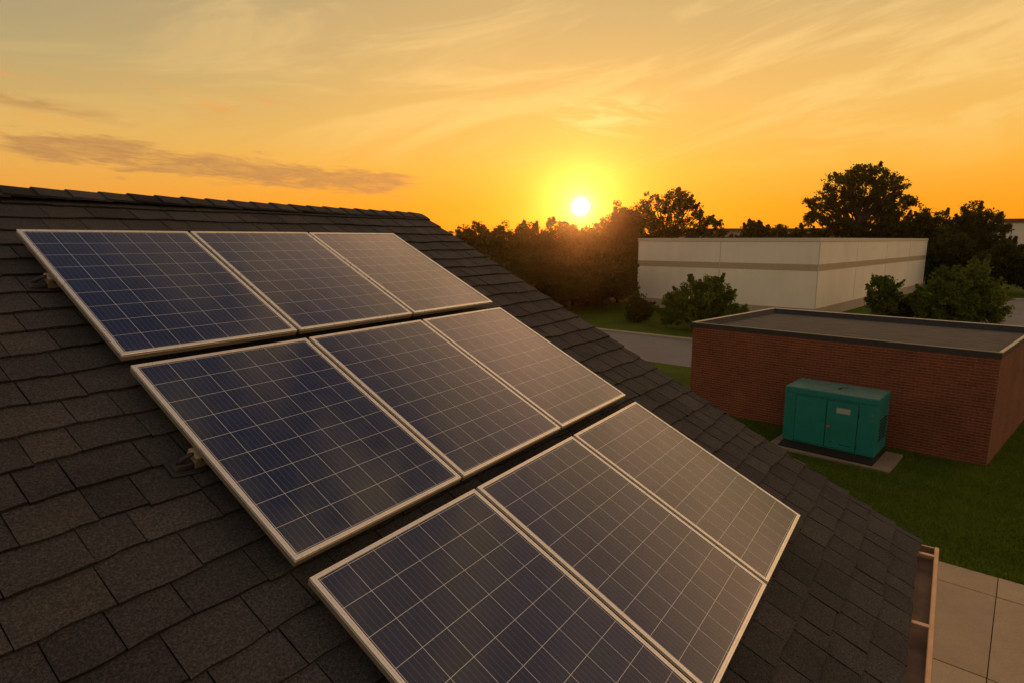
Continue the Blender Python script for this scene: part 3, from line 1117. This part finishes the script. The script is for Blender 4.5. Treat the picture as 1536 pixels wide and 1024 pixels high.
# y points to the front (viewer) after rotation: front face at y = 0, back at -gd
k = MB()
k.prism([(-0.03, -gd - 0.02), (gw + 0.03, -gd - 0.02), (gw + 0.03, 0.20), (-0.03, 0.20)], 0.0, 0.035)
k.prism([(-0.02, -gd), (gw + 0.02, -gd), (gw + 0.02, 0.17), (-0.02, 0.17)], 0.035, gz - 0.072, 0, 0.5,
        [(0.02, -gd + 0.02), (gw - 0.02, -gd + 0.02), (gw - 0.02, -0.02), (0.02, -0.02)])
k.build('skid_base', 'skid', gen, bevel=0.008)
zb, zt_ = gz - 0.07, gz + gh - 0.07
k = MB()
k.box((0, -gd, zb), (gw, 0, zt_ - 0.16))
k.build('housing', 'teal', gen, bevel=0.014, seg=3)
k = MB()
k.prism([(-0.008, -gd - 0.008), (gw + 0.008, -gd - 0.008), (gw + 0.008, 0.008), (-0.008, 0.008)], zt_ - 0.155, zt_ - 0.012)
k.build('roof_band', 'teal', gen, bevel=0.012, seg=3)
k = MB()
k.prism([(0.006, -gd + 0.006), (gw - 0.006, -gd + 0.006), (gw - 0.006, -0.006), (0.006, -0.006)], zt_ - 0.011, zt_ + 0.004, 0, 0.5)
k.box((gw * 0.455, -gd * 0.62, zt_ + 0.0045), (gw * 0.475, -gd * 0.38, zt_ + 0.02), 1)
k.box((gw * 0.39, -gd * 0.64, zt_ + 0.0045), (gw * 0.45, -gd * 0.61, zt_ + 0.014), 1)
k.build('lid', ['teal_top', 'seam'], gen, bevel=0.003)
for x0, x1, nm in ((0.43, 1.145, 'right'), (1.165, 1.91, 'left')):
    k = MB()
    k.box((x0 - 0.014, 0.0005, zb + 0.035), (x1 + 0.014, 0.003, zt_ - 0.185), 1)
    k.box((x0, 0.003, zb + 0.05), (x1, 0.018, zt_ - 0.20), 0)
    dr = k.build('door', ['teal', 'seam'], gen, bevel=0.004)
    if nm == 'right':
        k = MB()
        k.prism([(0.60, 0.0185), (0.92, 0.0185), (0.92, 0.024), (0.60, 0.024)], zt_ - 0.50, zt_ - 0.36)
        k.build('name_plate', 'plate', dr)
        k = MB()
        k.tube([(1.09, 0.018, zb + 0.60), (1.09, 0.045, zb + 0.60)], [0.035, 0.03], 10)
        k.box((1.03, 0.045, zb + 0.585), (1.105, 0.057, zb + 0.615))
        k.build('latch', 'latch', dr)
        for a, b, z in ((0.52, 0.80, 0.16), (0.95, 1.02, 0.20)):
            k = MB()
            k.box((a, 0.0185, zb + z), (b, 0.0205, zb + z + 0.018))
            k.build('scratch', 'seam', dr)
        for z in (zb + 0.12, zb + 0.95):
            k = MB()
            k.tube([(0.415, 0.012, z), (0.415, 0.012, z + 0.11)], [0.014, 0.014], 8)
            k.build('hinge', 'seam', dr)
# vents on the right end
k = MB()
for i in range(7):
    z = zb + 0.35 + i * 0.085
    k.prism([(-0.014, -gd + 0.25), (-0.001, -gd + 0.25), (-0.001, -0.35), (-0.014, -0.35)], z, z + 0.045, 0)
k.build('vent', 'seam', gen)
for z in (zb + 0.92, zb + 1.06):
    k = MB()
    k.box((0.07, 0.0005, z), (0.15, 0.006, z + 0.035))
    k.build('sticker', 'teal_top', gen)

# ------------------------------------------------------------------ white warehouse
wx, wy, wfa, wsa, ww, wdp, wh = 21.328, 41.80, -0.883, 0.777, 13.85, 35.6, 5.70
f_, s_ = para(0, wfa, wsa, ww, wdp)
wb = thing('warehouse', 'white windowless warehouse with a tan stripe, bushes before it', 'warehouse', (wx, wy, 0))
wpin = lambda d: ccw(inset_para(f_, s_, ww, wdp, d))
mb = MB()
pw = wpin(0.0)
for i in range(4):
    j = (i + 1) % 4
    mb.face([(*pw[i], 0), (*pw[j], 0), (*pw[j], wh - 0.02), (*pw[i], wh - 0.02)])
mb.build('wall', 'white', wb)
mb = MB()
ring(mb, wpin(-0.05), wpin(0.25), wh - 0.26, wh, 0, True, True)
mb.build('parapet_cap', 'cap', wb, bevel=0.01)
mb = MB()
mb.face([(*p, wh - 0.5) for p in wpin(0.05)])
mb.build('roof', 'membrane', wb)
mb = MB()
ring(mb, wpin(-0.012), wpin(0.05), 3.40, 3.86)
mb.build('stripe', 'stripe', wb)
mb = MB()
ring(mb, wpin(-0.04), wpin(0.05), 0.0, 0.75)
mb.build('plinth', 'plinth', wb)


def along_wall(mb, d, ds, depth, wid, z0, z1, base=Vector((0, 0))):
    """vertical bead on a wall: d = wall direction, ds = distances"""
    nrm = Vector((d.y, -d.x))
    for t in ds:
        a = base + d * (t - wid / 2)
        b = base + d * (t + wid / 2)
        mid = f_ * ww / 2 + s_ * wdp / 2
        o = nrm if (a - mid).dot(nrm) > 0 else -nrm
        mb.prism(ccw([tuple(a + o * 0.002), tuple(b + o * 0.002), tuple(b + o * depth), tuple(a + o * depth)]), z0, z1)


for d_, t in ((f_, 6.9), (s_, 9.2), (s_, 18.4), (s_, 27.4)):
    mb = MB()
    along_wall(mb, d_, [t], 0.014, 0.05, 0.75, wh - 0.27)
    mb.build('panel_seam', 'wall_seam', wb)
mb = MB()
mb.prism(ccw([tuple(s_ * 0.03 - f_ * 0.055), tuple(s_ * 0.10 - f_ * 0.055), tuple(s_ * 0.10 - f_ * 0.002), tuple(s_ * 0.03 - f_ * 0.002)]), 0.76, wh - 0.27)
mb.build('corner_trim', 'cap', wb)

# far buildings beyond the trees
fw = thing('far_warehouse', 'distant white building with dark red roof edge beyond the trees on the right', 'warehouse', (76.0, 95, 0), R(-20))
mb = MB()
mb.box((0, 0, 0), (48, 20, 8.2))
mb.build('wall', 'far_white', fw)
mb = MB()
mb.box((-0.3, -0.3, 8.2), (48.3, 20.3, 8.75))
mb.build('roof_edge', 'far_red', fw)
mb = MB()
for x in (1.9, 5.5, 9.1, 12.7):
    mb.box((x, -0.05, 0.5), (x + 0.12, -0.002, 8.15))
mb.box((0.0, -0.05, 5.35), (1.85, -0.002, 5.6))
mb.build('wall_joint', 'far_grey', fw)
fg = thing('far_grey_building', 'distant low grey building glimpsed over the white warehouse', 'building', (36, 122, 0), R(-4))
mb = MB()
mb.box((0, 0, 0), (34, 16, 7.2))
mb.build('wall', 'far_grey', fg)
mb = MB()
mb.box((-0.3, -0.3, 7.2), (34.3, 16.3, 7.75))
mb.build('roof_edge', 'flashing', fg)


# ------------------------------------------------------------------ evening haze, one closed box of thin air
hz = MB()
hz.box((-170, -60, -2.0), (190, 160, 24))
hm = bpy.data.materials.new('haze')
hm.use_nodes = True
nt = NT(hm.node_tree)
ho = nt.node('ShaderNodeOutputMaterial')
hv = nt.node('ShaderNodeVolumePrincipled')
hv.inputs['Color'].default_value = (0.97, 0.82, 0.66, 1)
hv.inputs['Density'].default_value = 0.00022
hv.inputs['Anisotropy'].default_value = 0.945
nt.put(ho.inputs['Volume'], hv.outputs[0])
M['haze'] = hm
tag(hz.build('haze', 'haze'), kind='stuff')

# ------------------------------------------------------------------ trees and bushes
def foliage(seed, blobs, n_clump, per, clump_r, leaf, hollow=0.45, shoots=0):
    """leaf quads in clumps spread through ellipsoid blobs; returns faces, tones, clump centres"""
    rg = np.random.default_rng(seed)
    vol = np.array([b[3] * b[4] * b[5] for b in blobs]) ** 0.7
    pick = rg.choice(len(blobs), n_clump, p=vol / vol.sum())
    B = np.array(blobs)[pick]
    d = rg.normal(size=(n_clump, 3))
    d /= np.linalg.norm(d, axis=1, keepdims=True)
    rad = rg.uniform(hollow, 1.0, (n_clump, 1)) ** 0.75
    rad *= 1 + 0.10 * rg.normal(size=(n_clump, 1))
    C = B[:, :3] + d * rad * B[:, 3:]
    C = C[C[:, 2] > 0.15]
    cr = clump_r * rg.uniform(0.55, 1.35, len(C))
    if shoots:                                             # twigs that stick out of the outline, upwards and outwards
        mid = C.mean(0)
        src = C[rg.choice(len(C), shoots)]
        dr = src - mid
        dr[:, 2] = np.abs(dr[:, 2]) + 0.5 * np.linalg.norm(dr, axis=1)
        dr /= np.linalg.norm(dr, axis=1, keepdims=True)
        ln = clump_r * rg.uniform(0.9, 2.4, (shoots, 1))
        ex_ = [src + dr * ln * t for t in (0.4, 0.7, 1.0)]
        C = np.concatenate([C] + ex_)
        cr = np.concatenate([cr] + [np.full(shoots, clump_r * q) for q in (0.5, 0.36, 0.22)])
    n_clump = len(C)
    tone_c = rg.uniform(0, 1, n_clump)
    N = n_clump * per
    ci = np.repeat(np.arange(n_clump), per)
    off = np.clip(rg.normal(size=(N, 3)), -1.7, 1.7) * np.array([0.55, 0.55, 0.42])
    off += 0.25 * np.sign(off) * rg.uniform(0, 1, (N, 1)) * (rg.uniform(0, 1, (N, 1)) < 0.15)
    ctr = C[ci] + off * cr[ci][:, None]
    ctr[:, 2] = np.maximum(ctr[:, 2], 0.05)
    a = rg.normal(size=(N, 3))
    a /= np.linalg.norm(a, axis=1, keepdims=True)
    b = np.cross(a, rg.normal(size=(N, 3)))
    b /= np.linalg.norm(b, axis=1, keepdims=True)
    sz = leaf * rg.uniform(0.5, 1.3, N)[:, None]
    a *= sz
    b *= sz * 0.55
    P = np.stack([ctr - a, ctr + b, ctr + a, ctr - b], 1)
    tone = np.clip(tone_c[ci] * 0.6 + rg.uniform(0, 0.4, N), 0, 1)
    return P, tone, C


def tree(name, label, cat, loc, height, width, seed, mat='leaf_dark', base=0.25, n_clump=150, per=60, leaf=0.16, clump=0.55,
         blobs=None, group=None, trunk_r=None, limbs=14, hollow=0.45, mult=False, shoots=60):
    rg = random.Random(seed)
    o = thing(name, label, cat, (loc[0], loc[1], 0), 0, group)
    if blobs is None:
        r = width / 2
        zc0 = height * base
        blobs = []
        nb = 7
        for k in range(nb):
            a = 2 * math.pi * k / nb + rg.uniform(-0.4, 0.4)
            rr = r * rg.uniform(0.38, 0.55)
            q = r * rg.uniform(0.40, 0.58)
            zc = zc0 + (height - zc0) * rg.uniform(0.28, 0.62)
            blobs.append((q * math.cos(a), q * math.sin(a), zc, rr, rr, (height - zc0) * rg.uniform(0.24, 0.34)))
        blobs.append((rg.uniform(-.15, .15) * r, rg.uniform(-.15, .15) * r, height - (height - zc0) * 0.33, r * 0.55, r * 0.55, (height - zc0) * 0.33))
        blobs.append((r * rg.uniform(-.4, .4), 0, height - (height - zc0) * 0.38, r * 0.4, r * 0.4, (height - zc0) * 0.30))
    P, tone, C = foliage(seed, blobs, n_clump, per, clump, leaf, hollow, shoots)
    quads_mesh('crown', P, tone, mat, o)
    tr = MB()
    tr_r = trunk_r or max(0.05, height * 0.018)
    top = max(height * 0.62, 0.5)
    bend = [rg.uniform(-.03, .03) * height for _ in range(2)]
    if mult:
        stems = [(rg.uniform(-.25, .25) * width * .3, rg.uniform(-.25, .25) * width * .3) for _ in range(5)]
    else:
        stems = [(0, 0)]
    for sx, sy in stems:
        tr.tube([(sx * .3, sy * .3, -0.1), (sx * .5 + bend[0] * .2, sy * .5, top * 0.35), (sx + bend[0] * .6, sy + bend[1] * .5, top * 0.7), (sx * 1.5 + bend[0], sy * 1.5 + bend[1], top)],
                [tr_r * 1.35, tr_r, tr_r * 0.75, tr_r * 0.4], 9)
    idx = list(range(len(C)))
    rg.shuffle(idx)
    for i in idx[:limbs]:
        c = Vector(C[i])
        h0 = min(top * 0.95, max(height * base * 0.8, c.z * rg.uniform(0.45, 0.75)))
        f = h0 / top
        s = Vector((bend[0] * f, bend[1] * f, h0))
        m = s.lerp(c, 0.55) + Vector((0, 0, -0.06 * (c - s).length))
        tr.tube([s, m, c], [tr_r * 0.42, tr_r * 0.25, tr_r * 0.08], 6)
    tr.build('trunk', 'bark', o, smooth=True, weld=True)
    return o


GL = 'trees of the dark belt left of the white warehouse'
left = [
    (-4.1, 66, 7.4, 5.6, 'tree at the left end of the dark belt, beside the roof slope'),
    (-1.2, 62, 7.1, 5.2, 'second dark tree along from the roof slope in the belt'),
    (1.5, 58, 7.35, 5.6, 'round dark tree in the belt, left of the low sun'),
    (4.3, 56, 7.5, 5.2, 'dark tree in the belt just left of the sun disc'),
    (6.9, 54, 7.2, 5.0, 'dark tree in the belt directly beneath the sun disc'),
    (10.0, 57, 8.9, 5.6, 'taller tree rising just right of the sun disc'),
]
for i, (x, y, h, wd_, lb) in enumerate(left):
    tree('broadleaf_tree', lb, 'tree', (x, y), h, wd_, 100 + i, 'leaf_dark', 0.06, 470, 56, 0.13, 0.36, group=GL)
GF = 'lower trees in front of the dark belt'
for i, (x, y, h, wd_, lb) in enumerate([
        (-2.3, 50, 4.6, 5.2, 'low dark tree right above the shingled rake, farthest left of the lower trees'),
        (1.2, 47, 4.8, 5.2, 'low dark tree in front of the belt, left of the two bare trunks'),
        (4.3, 45.5, 4.7, 5.2, 'low dark tree with bare trunk over the lawn beyond the road'),
        (7.6, 47.5, 5.1, 5.2, 'low dark tree whose branches touch the white wall corner'),
        (9.4, 53, 5.2, 4.4, 'dark tree tucked behind the left end of the white warehouse')]):
    tree('low_tree', lb, 'tree', (x, y), h, wd_, 140 + i, 'leaf_dark', 0.10, 420, 60, 0.12, 0.36, group=GF)

# distant wood that closes the view behind the house; nobody could count its trees
rw = random.Random(77)
wood = []
for k in range(60):
    xx = -130 + 128 * (k + rw.random()) / 60
    yy = 92 + rw.uniform(-9, 9) - 0.10 * xx
    hh_ = rw.uniform(4.6, 7.4)
    wood.append((xx, yy, hh_ * 0.55, rw.uniform(2.2, 3.4), rw.uniform(2.0, 3.0), hh_ * 0.48))
    wood.append((xx + rw.uniform(-2, 2), yy - 2, hh_ * 0.3, rw.uniform(2.2, 3.4), 2.0, hh_ * 0.36))
Pw, tw, _c = foliage(501, wood, 3600, 26, 0.75, 0.30, 0.5, 300)
tag(quads_mesh('distant_wood', Pw, tw, 'leaf_dark'), 'far dark wood along the horizon behind the house', 'wood', kind='stuff')

# the airy tree right of the sun
tree('spreading_tree', 'airy spreading tree right of the sun, over the white warehouse', 'tree', (16.3, 64), 10.6, 11, 161, 'leaf_dark',
     n_clump=520, per=44, leaf=0.13, clump=0.38, limbs=60, trunk_r=0.24, hollow=0.5, blobs=[
         (-3.0, 0, 8.0, 2.0, 2.0, 1.3), (-1.2, 0.5, 9.1, 1.6, 1.6, 1.2), (0.9, -0.3, 9.3, 1.9, 1.9, 1.25), (2.6, 0, 8.2, 1.5, 1.6, 0.9),
         (4.5, 0, 7.3, 1.4, 1.3, 0.6), (3.4, 0.5, 6.7, 1.2, 1.4, 0.5), (-2.6, 0, 6.2, 2.3, 2.2, 1.2), (0.3, 0, 7.0, 2.4, 2.2, 1.1), (-4.3, 0, 7.0, 1.2, 1.4, 0.9),
         (-1.0, 0, 4.6, 3.2, 2.4, 1.5), (2.4, 0.4, 5.2, 2.4, 2.2, 1.0), (5.2, 0, 6.2, 1.3, 1.2, 0.5)])
GM = 'small trees showing over the white warehouse roof'
for i, (x, y, h, wd_, lb) in enumerate([
        (27.5, 79, 6.7, 6.5, 'low treetop over the warehouse roof, right beside the airy tree'),
        (32.2, 80, 8.3, 6.3, 'domed treetop peeping over the middle of the warehouse roof'),
        (37.2, 84, 7.7, 5.6, 'low flat treetop over the roof, before the big tree'),
        (39.8, 81, 7.5, 6.0, 'treetop at the left foot of the big dark tree')]):
    tree('background_tree', lb, 'tree', (x, y), h, wd_, 170 + i, 'leaf_dark', 0.2, 320, 50, 0.16, 0.42, group=GM)

# the big tree
tree('tall_tree', 'big tall tree standing high above the warehouse roof', 'tree', (46.6, 82), 15.7, 15, 181, 'leaf_dark',
     n_clump=620, per=46, leaf=0.17, clump=0.46, limbs=80, trunk_r=0.38, hollow=0.5, blobs=[
         (-0.6, 0, 14.0, 2.0, 2.2, 1.6), (2.0, 0.4, 13.9, 1.8, 2.0, 1.5), (-3.0, 0, 12.6, 2.2, 2.2, 1.7), (4.3, 0, 12.6, 1.8, 2.0, 1.5),
         (0.5, 0, 12.0, 3.0, 2.6, 1.8), (-4.8, 0, 10.4, 2.0, 2.0, 1.3), (-2.0, 0.5, 10.2, 2.6, 2.4, 1.4), (2.6, 0, 10.4, 2.6, 2.4, 1.2),
         (5.4, 0, 10.6, 2.0, 1.8, 0.9), (7.0, 0, 10.0, 1.2, 1.2, 0.55), (-5.6, 0, 8.3, 1.7, 1.8, 0.9), (-3.0, 0, 8.0, 2.2, 2.0, 1.0),
         (4.0, 0, 8.8, 2.4, 1.8, 0.7), (0.6, 0, 6.6, 5.2, 3.0, 1.5)])
GR = 'dark trees beyond the right end of the white warehouse'
for i, (x, y, h, wd_, lb) in enumerate([
        (50.6, 80, 9.6, 7.6, 'dark tree at the right foot of the big tree'),
        (52.2, 75, 9.6, 7.4, 'round-topped dark tree just right of the warehouse end'),
        (52.8, 69, 9.8, 6.8, 'dark tree with sky gaps in its crown, left of the far white building'),
        (49.6, 68, 6.6, 6.5, 'lower dark tree behind the right end of the warehouse wall'),
        (51.4, 63, 5.5, 5.2, 'dark tree leaning out before the far white building'),
        (53.5, 60.5, 4.8, 5.4, 'low dark tree at the photo edge beyond the parking lot')]):
    tree('dark_tree', lb, 'tree', (x, y), h, wd_, 190 + i, 'leaf_dark', 0.12, 460, 56, 0.15, 0.44, group=GR)

GU = 'undergrowth shrubs beneath the dark tree belt'
for i, (x, y, h, wd_, lb) in enumerate([
        (-3.0, 54, 2.2, 5.0, 'dark undergrowth shrub at the left end of the tree belt by the rake'),
        (0.2, 50.5, 2.2, 5.0, 'dark undergrowth shrub left of the trunks below the sun'),
        (3.4, 49.5, 2.3, 5.0, 'dark undergrowth shrub between the trunks below the sun'),
        (6.4, 50.5, 2.4, 4.6, 'dark undergrowth shrub left of the small round bush, under the trees'),
        (7.4, 59, 2.6, 6.0, 'dark undergrowth shrub deep in the tree belt behind the sunlit gap'),
        (1.5, 62, 2.6, 7.0, 'dark undergrowth shrub deep in the tree belt at its left half'),
        (9.0, 56, 3.0, 5.0, 'dark undergrowth shrub hiding the far corner of the white warehouse')]):
    tree('undergrowth_shrub', lb, 'shrub', (x, y), h, wd_, 240 + i, 'leaf_dark', 0.02, 170, 60, 0.14, 0.5, group=GU, mult=True, limbs=6)

# bushes
tree('large_bush', 'broad rounded green bush in front of the white warehouse', 'bush', (12.0, 37.3), 3.5, 5.0, 210, 'leaf_bush',
     n_clump=300, per=52, leaf=0.085, clump=0.27, mult=True, shoots=140, limbs=30, trunk_r=0.05, hollow=0.6, blobs=[
         (0, 0, 1.9, 1.6, 1.5, 1.35), (-1.2, 0, 1.4, 1.2, 1.2, 1.15), (1.2, 0, 1.3, 1.25, 1.2, 1.1), (0.2, 0, 2.5, 0.9, 0.9, 0.85),
         (-1.9, 0, 0.9, 0.6, 0.8, 0.8), (2.0, 0, 0.8, 0.65, 0.8, 0.7), (0.0, -0.6, 0.9, 1.9, 1.0, 0.85)])
tree('small_bush', 'small dark round bush at the left foot of the white warehouse', 'bush', (8.7, 40.5), 2.0, 1.6, 211, 'leaf_mid',
     n_clump=110, per=60, leaf=0.08, clump=0.24, mult=True, limbs=8, trunk_r=0.04, hollow=0.5, blobs=[
         (0, 0, 1.1, 0.72, 0.7, 0.85), (-0.2, 0, 0.7, 0.65, 0.6, 0.65), (0.25, 0, 0.75, 0.6, 0.6, 0.65)])
tree('young_tree', 'slender young tree against the warehouse side wall', 'tree', (25.3, 40.6), 3.4, 2.3, 212, 'leaf_bush',
     n_clump=170, per=40, leaf=0.08, clump=0.22, limbs=24, trunk_r=0.05, hollow=0.45, shoots=70, blobs=[
         (0.05, 0, 2.75, 0.62, 0.6, 0.55), (-0.35, 0, 2.2, 0.72, 0.7, 0.6), (0.45, 0, 2.1, 0.70, 0.7, 0.65), (-0.1, 0, 1.5, 0.95, 0.8, 0.7), (0.15, 0, 0.9, 0.85, 0.8, 0.6)])
tree('overgrown_bush', 'wide light green twin-topped bush by the parking lot', 'bush', (28.9, 38.6), 4.2, 6.0, 213, 'leaf_bush',
     n_clump=400, per=52, leaf=0.09, clump=0.28, mult=True, shoots=170, limbs=34, trunk_r=0.06, hollow=0.6, blobs=[
         (0.85, 0, 3.15, 0.8, 0.9, 1.15), (-0.85, 0, 2.75, 0.75, 0.9, 1.0), (0.1, 0, 1.8, 1.9, 1.6, 1.3), (1.6, 0, 1.8, 1.2, 1.2, 1.2),
         (-1.5, 0, 1.5, 1.1, 1.2, 1.1), (2.4, 0, 1.0, 0.8, 1.0, 0.8), (0, -0.6, 0.9, 2.4, 1.0, 0.8)])
tree('scrub_bush', 'low spreading scrub between the young tree and the wide bush', 'bush', (27.4, 41.5), 1.7, 3.0, 214, 'leaf_mid',
     n_clump=110, per=60, leaf=0.085, clump=0.28, mult=True, limbs=8, trunk_r=0.04, hollow=0.4, blobs=[
         (0.6, 0, 0.9, 0.9, 0.8, 0.7), (-0.4, 0, 0.6, 0.9, 0.8, 0.5), (1.2, 0.2, 1.0, 0.7, 0.7, 0.7)])
